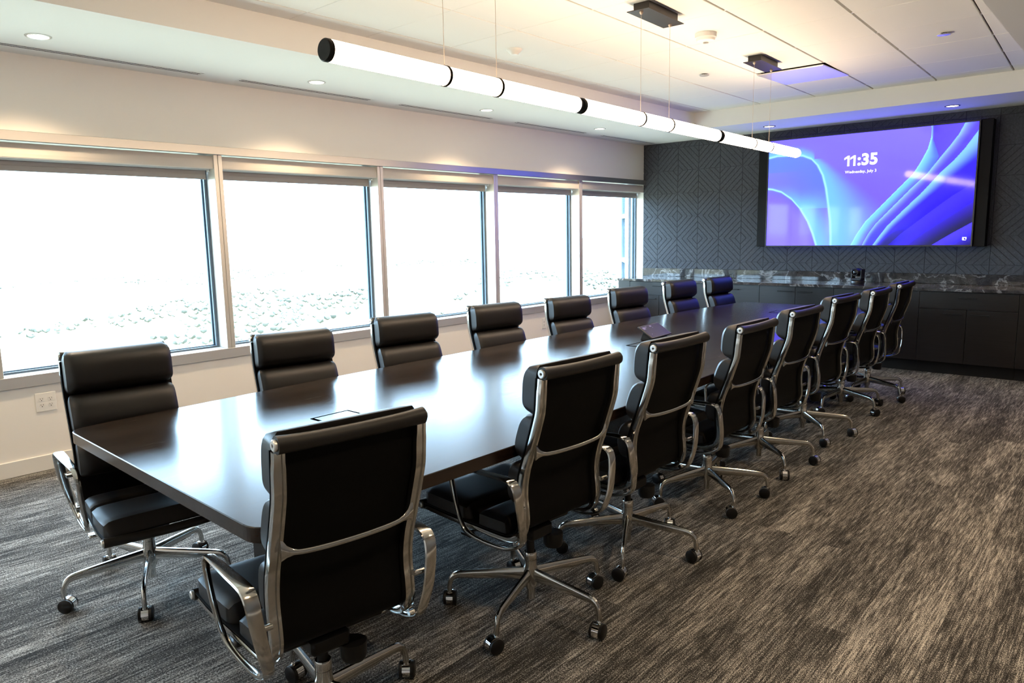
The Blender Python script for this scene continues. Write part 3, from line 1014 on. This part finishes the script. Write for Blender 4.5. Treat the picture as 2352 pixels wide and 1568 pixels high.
def offs(path, d):
    out = []
    for i, p in enumerate(path):
        a, b = path[max(i - 1, 0)], path[min(i + 1, len(path) - 1)]
        tx, tz = b[0] - a[0], b[1] - a[1]
        L = math.hypot(tx, tz)
        out.append((p[0] + tz / L * d, p[1] - tx / L * d))
    return out


def flare(u, z):
    return 0.026 * sst(0.10, -0.32, u) if z < .47 else 0.0


def sub(path, f0, f1, n):
    """resample the stretch between arc fractions"""
    acc = [0.0]
    for a, b in zip(path, path[1:]):
        acc.append(acc[-1] + math.dist(a, b))
    out = []
    for k in range(n):
        s = acc[-1] * (f0 + (f1 - f0) * k / (n - 1))
        for i in range(len(path) - 1):
            if acc[i] <= s <= acc[i + 1] + 1e-9:
                q = (s - acc[i]) / max(acc[i + 1] - acc[i], 1e-9)
                out.append((path[i][0] + (path[i + 1][0] - path[i][0]) * q, path[i][1] + (path[i + 1][1] - path[i][1]) * q))
                break
    return out


def frac(path, test):
    acc = [0.0]
    for a, b in zip(path, path[1:]):
        acc.append(acc[-1] + math.dist(a, b))
    for p, s in zip(path, acc):
        if test(p):
            return s / acc[-1]


def pad(f0, f1, W, T, base=0.0208, nr=15, ncol=18, pa=3.0):
    """upholstered pad lying on the front of the sling profile"""
    mid = offs(rib, base)
    ps = sub(mid, f0, f1, nr)
    fr, bk = [], []
    for i, p in enumerate(ps):
        a, b = ps[max(i - 1, 0)], ps[min(i + 1, nr - 1)]
        tx, tz = b[0] - a[0], b[1] - a[1]; L = math.hypot(tx, tz)
        nx, nz = tz / L, -tx / L
        sa = 2 * i / (nr - 1) - 1
        ra_, rb_ = [], []
        for k in range(ncol):
            sb = 2 * k / (ncol - 1) - 1
            sbw = math.copysign(abs(sb) ** 0.62, sb)          # bunch the columns at the edges
            saw = sa
            ha = (max(0, 1 - abs(saw) ** pa)) ** (0.5 if pa < 7 else 0.42)
            hb = (max(0, 1 - abs(sbw) ** 9)) ** 0.5
            w = (W + flare(*p)) * sbw * (1 - 0.085 * abs(saw) ** (7 if pa < 7 else 14))
            fr_h = T * (0.08 + 0.92 * ha) * (0.74 + 0.26 * hb)
            ra_.append((p[0] + nx * fr_h, w, p[1] + nz * fr_h))
            rb_.append((p[0], w, p[1]))
        fr.append(ra_); bk.append(rb_)
    vs = [q for r in fr for q in r] + [q for r in bk for q in r]
    N_ = nr * ncol; fs = []
    for i in range(nr - 1):
        for k in range(ncol - 1):
            a = i * ncol + k
            fs.append((a, a + 1, a + ncol + 1, a + ncol))
            fs.append((N_ + a, N_ + a + ncol, N_ + a + ncol + 1, N_ + a + 1))
    for i in range(nr - 1):
        for k in (0, ncol - 1):
            a, b = i * ncol + k, (i + 1) * ncol + k
            fs.append((a, b, N_ + b, N_ + a))
    for k in range(ncol - 1):
        for i in (0, nr - 1):
            a, b = i * ncol + k, i * ncol + k + 1
            fs.append((a, b, N_ + b, N_ + a))
    return MB().add(vs, fs, 0, True)


fz = lambda z: frac(rib, lambda p: p[1] <= z)
fu = lambda u: frac(rib, lambda p: p[1] < .5 and p[0] <= u)

CH = {}
CH['head_pad'] = pad(-0.0, fz(.868), .212, .084).mesh('head_pad', M['leather'])
# the head pad rises above the rib: lift its top rows
for w in CH['head_pad'].vertices:
    if w.co.z > .94:
        w.co.z += (w.co.z - .94) * 0.55
CH['back_pad'] = pad(fz(.866), fz(.690), .211, .074).mesh('back_pad', M['leather'])
CH['lumbar_pad'] = pad(fz(.688), fz(.520), .211, .070).mesh('lumbar_pad', M['leather'])
CH['seat_pad'] = pad(fu(.11), fu(-.06), .212, .058, pa=8).mesh('seat_pad', M['leather'])
CH['seat_pad_front'] = pad(fu(-.062), 1.0, .213, .064, nr=17, pa=14).mesh('seat_pad', M['leather'])
# sling
sl = offs(rib, 0.0165); sl2 = offs(rib, 0.0205)
mb = MB()
rings = [[(a[0], -SLW - flare(*a), a[1]), (a[0], SLW + flare(*a), a[1]), (b_[0], SLW + flare(*a), b_[1]), (b_[0], -SLW - flare(*a), b_[1])] for a, b_ in zip(sl, sl2)]
CH['sling'] = mb.rings(rings).mesh('sling', M['leather_back'])


# side rib: grooved bar
def ribsec(t_):
    k = 1.0 if t_ > .04 else 0.9
    w, d = 0.0158 * k, 0.0095
    s = [(-w, d), (w, d), (w + .001, 0), (w, -d), (w * .5, -d), (w * .38, -d + .005), (-w * .38, -d + .005), (-w * .5, -d), (-w, -d), (-w - .001, 0)]
    if .34 < t_ < .60:
        return [(a, b * 1.12) for a, b in s]
    if t_ > .66:
        return [(a * .75, b * .8) for a, b in s]
    return s


CH['side_frame'] = {}
for sgn in (-1, 1):
    path = [(p[0], sgn * (.2035 + flare(*p)), p[1]) for p in rib]
    CH['side_frame'][sgn] = MB().rings(strap(path, ribsec)).mesh('side_frame', M['chrome'])

# back stretcher with flared ends
mb = MB(); rings = []
for k in range(25):
    s = -1 + 2 * k / 24
    w = .196 * s
    z = .722 + .006 * s * s + .018 * abs(s) ** 8
    h = .0085 + .026 * max(0, (abs(s) - .80) / .20) ** 2.2
    u = .222 + .012 * (1 - s * s)
    rings.append([(u + d_, w, z + h_) for d_, h_ in [(0.007 * math.cos(a), h * math.sin(a)) for a in [2 * PI * q / 10 for q in range(10)]]])
CH['stretcher'] = mb.rings(rings).mesh('stretcher', M['chrome'])

# top roll, front roll, end caps
def roll(u, z, r, wid):
    mb = MB(); rings = []
    for k in range(13):
        s = -1 + 2 * k / 12
        rr = r * (1 + .10 * abs(s) ** 5)
        bow = .008 * (1 - s * s)
        rings.append([(u - bow + rr * 1.0 * math.cos(a), s * wid, z - bow * .9 + rr * 1.05 * math.sin(a)) for a in [2 * PI * q / 16 for q in range(16)]])
    return mb.rings(rings)


CH['top_bar'] = roll(.274, 1.030, .0205, .210).mesh('top_bar', M['leather'])
CH['front_bar'] = roll(-.380, .411, .0165, .247).mesh('front_bar', M['leather'])


def endcap(u, z, w, sgn, r):
    return MB().lathe([(0, .0062 * sgn), (r * .26, .0064 * sgn), (r * .26, .0040 * sgn), (0, .0040 * sgn)], 'Y', (u, w * sgn, z), 12, 1).lathe([(r, 0), (r, .006 * sgn), (r * .82, .0085 * sgn), (r * .35, .0085 * sgn), (r * .3, .006 * sgn), (0, .006 * sgn)], 'Y', (u, w * sgn, z), 18).mesh('end_cap', [M['capm'], M['black']])


CH['cap_top'] = {s: endcap(.274, 1.030, .2102, s, .0155) for s in (-1, 1)}
CH['cap_front'] = {s: endcap(-.380, .411, .2472, s, .0135) for s in (-1, 1)}

# armrest loop
ARM = [(.196, .430, .238), (.206, .490, .252), (.205, .560, .263), (.200, .610, .268), (.183, .638, .270), (.145, .646, .271), (.05, .644, .271), (-.06, .641, .270), (-.122, .634, .269), (-.154, .605, .268),
       (-.152, .545, .264), (-.143, .480, .258), (-.130, .415, .250), (-.100, .376, .244), (-.045, .360, .239), (.03, .356, .235), (.10, .362, .232), (.155, .382, .232), (.183, .402, .234)]
CH['armrest'] = {}
arm_c = catmull(ARM, 4, True)


def armsec(t_):
    # t: 0 rear bottom, .1-.3 rear upright to top, .45 top front, .6 front upright, .8 bottom
    wid = interp([(0, .018), (.10, .0195), (.22, .021), (.30, .0195), (.42, .014), (.50, .0105), (.62, .0092), (.75, .0095), (.9, .013), (1.0, .018)], t_)
    return oval(wid, .0062 if t_ < .42 else .0072, 10, 3.0)


for sgn in (-1, 1):
    path = [(u, sgn * w, z) for u, z, w in arm_c]
    mb = MB().rings(strap(path, armsec, True), closed=True)
    for (u, z, a, b_) in ((.186, .532, .2165, .250), (.150, .392, .214, .232)):
        mb.lathe([(.0085, sgn * a), (.0085, sgn * b_)], 'Y', (u, 0, z), 12)
    CH['armrest'][sgn] = mb.mesh('armrest', M['chrome'])

# under-seat mechanism
mb = MB()
mb.box(-.13, .07, -.062, .062, .318, .372, ch=.010)
mb.box(-.06, .04, -.19, .19, .352, .376, ch=.006)
mb.lathe([(.024, .30), (.034, .318)], 'Z', (0, 0, 0), 18)
CH['mechanism'] = mb.mesh('tilt_mechanism', M['plastic'])
CH['knob'] = MB().lathe([(0, .262), (.034, .262), (.040, .275), (.040, .318), (0, .318)], 'Z', (.055, .075, 0), 22).mesh('tension_knob', M['plastic'])
mb = MB()
mb.lathe([(.006, .05), (.006, .205)], 'Y', (-.03, 0, .335), 10)
mb.box(-.055, -.012, .200, .232, .322, .334, ch=.004)
CH['lever'] = mb.mesh('height_lever', M['chrome'])
mb = MB()
mb.lathe([(.006, -.05), (.006, -.19)], 'Y', (-.14, 0, .345), 10)
mb.box(-.175, -.115, -.215, -.185, .330, .348, ch=.005)
CH['lever2'] = mb.mesh('tilt_lever', M['plastic'])
# column and base
CH['gas'] = MB().lathe([(0, .20), (.0165, .20), (.0165, .33), (0, .33)], n=16).mesh('gas_spring', M['plastic'])
CH['column'] = MB().lathe([(0, .045), (.0165, .045), (.0165, .085), (.026, .10), (.030, .125), (.030, .165), (.0262, .185), (.0255, .211), (.0235, .2115), (.0235, .2135), (.0262, .214), (.0262, .238), (.024, .243), (.018, .243), (0, .243)], n=24).mesh('column', M['chrome'])
lp = catmull([(.012, 0, .148), (.08, 0, .148), (.18, 0, .143), (.270, 0, .138), (.300, 0, .134), (.319, 0, .122), (.328, 0, .103), (.332, 0, .082), (.333, 0, .066)], 3)


def legsec(t_):
    return oval(interp([(0, .013), (.2, .0115), (.62, .0095), (.8, .0095), (1, .0105)], t_), interp([(0, .030), (.12, .024), (.4, .0165), (.68, .0115), (.8, .0105), (1, .011)], t_), 10, 2.4)


CH['leg'] = MB().rings(strap(lp, legsec)).mesh('leg', M['chrome'])
mb = MB()
mb.lathe([(.0075, .052), (.0075, .068)], 'Z', (0, 0, 0), 10, 0)
cx = .013
for s in (-1, 1):
    mb.lathe([(0, s * .0128), (.0285, s * .0128), (.0295, s * .016), (.0295, s * .024), (.026, s * .0265), (0, s * .0265)], 'Y', (cx, 0, .0296), 20, 1)
# chrome hood: partial barrel over the wheels
rings = []
for k in range(13):
    a = math.radians(-62 + 238 * k / 12)
    ro, ri = .0312, .028
    c, s = math.cos(a), math.sin(a)
    rings.append([(cx + ro * c, -.0135, .0300 + ro * s), (cx + ro * c, .0135, .0300 + ro * s), (cx + ri * c, .0135, .0300 + ri * s), (cx + ri * c, -.0135, .0300 + ri * s)])
mb.rings(rings, mi=0)
mb.lathe([(0, -.012), (.0275, -.012), (.0275, .012), (0, .012)], 'Y', (cx, 0, .0296), 18, 0)
CH['caster'] = mb.mesh('caster', [M['chrome2'], M['plastic']])

chairsR = [(-1.788, 1.135, -8.1, -.022, 21), (-1.785, 2.106, -3.9, -.002, 0), (-1.790, 2.830, -2.5, -.010, 11), (-1.819, 3.708, -0.9, -.037, 33), (-1.835, 4.470, -1.8, -.029, 31),
           (-1.862, 5.318, -3.3, -.019, 26), (-1.900, 6.300, -1.4, -.043, -25), (-1.867, 6.913, -0.3, -.029, -24)]
chairsL = [(-3.190, 1.200, 173.2, -.020, 45), (-3.240, 2.095, 169.4, -.055, 20), (-3.246, 2.893, 170.8, -.043, 5), (-3.246, 3.726, 172.4, -.042, 50), (-3.247, 4.583, 172.7, -.057, 33),
           (-3.247, 5.452, 171.9, -.043, 10), (-3.247, 6.390, 173.6, -.038, 60), (-3.245, 7.226, 175.8, -.053, 25)]
orders = ['first', 'second', 'third', 'fourth', 'fifth', 'sixth', 'seventh', 'eighth']
dz_parts = []


def make_chair(x, y, deg, dz, base, label, group):
    t = tag(empty('office_chair', (x, y, 0), math.radians(deg)), label, 'chair', group)
    up = (0, 0, dz)
    for nm in ('head_pad', 'back_pad', 'lumbar_pad', 'seat_pad', 'seat_pad_front', 'sling', 'stretcher'):
        put(nm.replace('_front', ''), CH[nm], t, up)
    for s in (-1, 1):
        put('side_frame', CH['side_frame'][s], t, up)
        put('armrest', CH['armrest'][s], t, up)
    tbar = put('top_bar', CH['top_bar'], t, up)
    fbar = put('front_bar', CH['front_bar'], t, up)
    for s in (-1, 1):
        put('end_cap', CH['cap_top'][s], tbar)
        put('end_cap', CH['cap_front'][s], fbar)
    mech = put('tilt_mechanism', CH['mechanism'], t, up)
    put('tension_knob', CH['knob'], mech); put('height_lever', CH['lever'], mech); put('tilt_lever', CH['lever2'], mech)
    put('gas_spring', CH['gas'], t, (0, 0, dz * 0.9))
    put('column', CH['column'], t)
    for k in range(5):
        lg = put('leg', CH['leg'], t)
        lg.rotation_euler = (0, 0, math.radians(base + 72 * k - deg))
        cs = put('caster', CH['caster'], lg, (.333, 0, 0))
        cs.rotation_euler = (0, 0, random.uniform(0, 2 * PI))
    return t


for k, (x, y, d, dz, b_) in enumerate(chairsR):
    make_chair(x, y, d, dz, b_, 'black leather chair with polished frame, %s from the near end on the aisle side' % orders[k],
               'black leather chairs on the aisle side of the table')
for k, (x, y, d, dz, b_) in enumerate(chairsL):
    make_chair(x, y, d, dz, b_, 'black leather chair with polished frame, %s from the near end on the window side' % orders[k],
               'black leather chairs on the window side of the table')

# ------------------------------------------------------------------ pendant tube lights
A = Vector((-2.338, 1.655, 2.172)); B = Vector((-2.545, 6.86, 2.172))
DIR = (B - A).normalized(); ROT = math.atan2(-DIR.x, DIR.y)
at_y = lambda y: A + (B - A) * ((y - A.y) / (B.y - A.y))
TR = 0.0405
segs = [(1.655, 3.298, 2.268, 2.614, 'nearest of three glowing white tube pendants over the table'),
        (3.318, 5.106, 3.965, 4.335, 'middle one of three glowing white tube pendants over the table'),
        (5.128, 6.86, 5.76, 6.13, 'farthest of three glowing tube pendants, ending before the display')]
for y0, y1, r1, r2, lab in segs:
    p0 = at_y(y0); L = (at_y(y1) - p0).length
    pn = tag(empty('pendant_light', p0, ROT), lab, 'pendant light', 'tube pendants over the conference table')
    loc = lambda y: (at_y(y) - p0).length
    MB().lathe([(0, 0.006), (TR, 0.006)] + ([(TR, L - .034), (0, L - .034)] if y1 < 6 else [(TR, L - .045), (TR * .93, L - .022), (TR * .7, L - .008), (0, L - .004)]), 'Y', (0, 0, 0), 32).build('tube', M['tube'], pn)
    MB().lathe([(0, -.014), (TR * .92, -.014), (TR * 1.03, -.009), (TR * 1.03, -.002), (TR * .97, -.001), (TR * .97, .001), (TR * 1.03, .002), (TR * 1.03, .0058), (0, .0058)], 'Y', (0, 0, 0), 32).build('end_cap', M['black'], pn)
    if y1 < 6:
        MB().lathe([(0, L - .0338), (TR * 1.03, L - .0338), (TR * 1.03, L - .026), (TR * .8, L - .024), (TR * .8, L - .004), (0, L - .004)], 'Y', (0, 0, 0), 32).build('end_cap', M['black'], pn)
    for y in (r1, r2):
        h = loc(y)
        MB().lathe([(TR - .001, h - .007), (TR + .0035, h - .007), (TR + .0035, h + .007), (TR - .001, h + .007)], 'Y', (0, 0, 0), 32, loop=True).build('ring', M['ringm'], pn)
        MB().lathe([(.0013, TR), (.0013, ZC - .055 - 2.172)], 'Z', (0, h, 0), 6).build('cable', M['cable'], pn)
    hm_ = loc((r1 + r2) / 2)
    mb = MB()
    zt = ZC - 2.172
    mb.box(-.052, .052, hm_ - .185, hm_ + .185, zt - .052, zt - .0005)
    mb.box(-.072, .072, hm_ - .232, hm_ + .232, zt - .056, zt - .052)
    can = mb.build('canopy', M['bronze'], pn)
    for y in (r1, r2):
        MB().lathe([(0, zt - .072), (.006, zt - .071), (.011, zt - .064), (.012, zt - .056)], 'Z', (0, loc(y), 0), 14).build('cable_grip', M['cable'], can)

# ------------------------------------------------------------------ downlights
dl = [(-4.90, 1.51, 'round recessed downlight in the soffit over the first window'),
      (-4.90, 3.36, 'round recessed downlight in the soffit over the second window'),
      (-4.90, 5.24, 'round recessed downlight in the soffit over the middle window'),
      (-4.90, 7.12, 'round recessed downlight in the soffit over the last windows'),
      (-4.90, -0.36, 'round recessed downlight in the soffit behind the viewpoint'),
      (-3.475, 8.465, 'round recessed downlight in the soffit left above the display'),
      (-1.64, 8.465, 'round recessed downlight in the soffit right above the display'),
      (-0.10, 6.6, 'round recessed downlight in the right soffit, far one outside the frame'),
      (-0.10, 4.7, 'round recessed downlight in the right soffit, third from the near wall'),
      (-0.10, 2.85, 'round recessed downlight in the right soffit, second from the near wall'),
      (-0.10, 1.0, 'round recessed downlight in the right soffit beside the viewpoint'),
      (-2.5, -0.85, 'round recessed downlight in the near soffit behind the viewpoint')]
for x, y, lab in dl:
    d = tag(empty('downlight', (x, y, ZS)), lab, 'downlight', 'recessed downlights in the soffit')
    dark = y > 8 and x > -4
    MB().lathe([(.054, -.0005), (.068, -.0005), (.068, -.003), (.058, -.006), (.054, -.004)], n=28, loop=True).build('trim_ring', M['bronze'] if dark else M['trimring'], d)
    MB().lathe([(0, -.003), (.0535, -.0025), (.0535, -.0004), (0, -.0004)], n=24).build('lens', M['lens'], d)
    ld = bpy.data.lights.new('downlight_lamp', 'SPOT')
    ld.energy = SPOT * (0.4 if dark else 1.0); ld.color = (1.0, 0.74, 0.46); ld.spot_size = math.radians(64 if dark else 124); ld.spot_blend = 0.95; ld.shadow_soft_size = 0.05
    lo = bpy.data.objects.new('downlight_lamp', ld); COL.objects.link(lo); lo.parent = d; lo.location = (0, 0, -0.06)

# ------------------------------------------------------------------ linear slot diffusers
for y0, y1, lab in ((1.36, 2.606, 'twin-slot linear air diffuser in the soffit, nearest the camera'),
                    (2.914, 4.107, 'twin-slot linear air diffuser in the soffit, second of five'),
                    (4.447, 5.658, 'twin-slot linear air diffuser in the soffit, middle of five'),
                    (6.034, 7.296, 'twin-slot linear air diffuser in the soffit, fourth of five'),
                    (7.632, 8.863, 'twin-slot linear air diffuser in the soffit, beside the felt wall'),
                    (-0.2, 1.05, 'twin-slot linear air diffuser in the soffit beside the viewpoint')):
    vt = tag(empty('slot_diffuser', (-5.225, (y0 + y1) / 2, ZS)), lab, 'air vent', 'linear slot diffusers over the windows')
    h = (y1 - y0) / 2
    MB().box(-.034, .034, -h, h, -.0006, -.0002).build('slot', M['slot'], vt)
    mb = MB()
    for a, b_ in ((-.042, -.026), (-.006, .006), (.026, .042)):
        mb.box(a, b_, -h - .012, h + .012, -.0018, -.0007)
    mb.box(-.042, .042, -h - .02, -h, -.0018, -.0007); mb.box(-.042, .042, h, h + .02, -.0018, -.0007)
    mb.build('frame', M['white'], vt)

# ------------------------------------------------------------------ ceiling devices
sd = tag(empty('smoke_detector', (-2.483, 4.898, ZC)), 'round white smoke detector on the ceiling panel between two pendant canopies', 'smoke detector')
MB().lathe([(.074, -.0005), (.074, -.030), (.070, -.034), (0, -.034)], n=32).build('base', M['offwhite'], sd)
MB().lathe([(.066, -.034), (.060, -.050), (.040, -.058), (0, -.058)], n=32).build('cover', M['offwhite'], sd)
MB().lathe([(.018, -.058), (.018, -.064), (0, -.064)], n=14).build('sensor', M['trimring'], sd)
oc = tag(empty('occupancy_sensor', (-3.702, 4.271, ZC)), 'white domed occupancy sensor on the ceiling over the window-side chairs', 'sensor')
MB().lathe([(.060, -.0005), (.060, -.006), (.046, -.022), (.030, -.034), (.026, -.040), (0, -.042)], n=28).build('dome', M['offwhite'], oc)
for x, y, lab in ((-3.109, 6.122, 'flat round sprinkler cover left of the far pendant canopy'), (-1.268, 6.113, 'flat round sprinkler cover on the ceiling near the right soffit')):
    s_ = tag(empty('sprinkler_cover', (x, y, ZC)), lab, 'sprinkler', 'sprinkler covers on the ceiling')
    MB().lathe([(.020, -.0005), (.020, -.010), (0, -.010)], n=20).build('neck', M['slot'], s_)
    MB().lathe([(.042, -.010), (.042, -.0125), (.038, -.014), (0, -.014)], n=28).build('disc', M['plaque'], s_)
# square plaque diffuser, sitting slightly below the panels
ya, yb = GY[11], GY[12]
ad = tag(empty('air_diffuser', ((gx(3, ya) + gx(4, ya)) / 2, (ya + yb) / 2, ZC)), 'square flat white air diffuser plate in the ceiling beyond the far canopy', 'air vent')
hx, hy = (gx(4, ya) - gx(3, ya)) / 2 - .004, (yb - ya) / 2 - .003
o = MB().box(-hx, hx, -hy, hy, -.010, .0, ch=.003).build('plate', M['plaque'], ad, (0, 0, -.003)); o.rotation_euler = (math.radians(0.9), 0, 0)
mb = MB()
for a, b_, c, d in ((-hx - .008, hx + .008, -hy - .004, -hy + .012), (-hx - .008, hx + .008, hy - .012, hy + .004)):
    mb.box(a, b_, c, d, .004, .022)
mb.build('frame', M['panel'], ad)

# ------------------------------------------------------------------ wall outlets under the sill
for y, z, lab, quad in ((1.486, .457, 'white wall plate with four power sockets beside the nearest window-side chair', True),
                        (6.72, .43, 'white wall plate with two power sockets between the far window-side chairs', False)):
    ot = tag(empty('wall_outlet', (XL, y, z)), lab, 'wall outlet', 'power outlets under the sill')
    hw = .060 if quad else .036
    MB().box(.0003, .006, -hw, hw, -.062, .062, ch=.002).build('cover_plate', M['offwhite'], ot)
    for yy in ((-.026, .026) if quad else (0,)):
        for zz in (-.020, .020):
            s_ = MB()
            ring = []
            for k in range(16):
                a = 2 * PI * k / 16
                ring.append((.0168 * math.cos(a), max(-.0135, min(.0135, .0168 * math.sin(a)))))
            vs = [(.006, yy + a, zz + b_) for a, b_ in ring] + [(.0078, yy + a, zz + b_) for a, b_ in ring]
            s_.add(vs, [tuple(range(16, 32))] + [(k, (k + 1) % 16, 16 + (k + 1) % 16, 16 + k) for k in range(16)])
            so = s_.build('socket', M['base'], ot)
            mb = MB()
            mb.box(.0079, .0082, yy - .0075, yy - .0055, zz - .001, zz + .008); mb.box(.0079, .0082, yy + .0055, yy + .0075, zz - .001, zz + .008)
            mb.box(.0079, .0082, yy - .0025, yy + .0025, zz - .010, zz - .005)
            mb.build('slots', M['slot'], so)
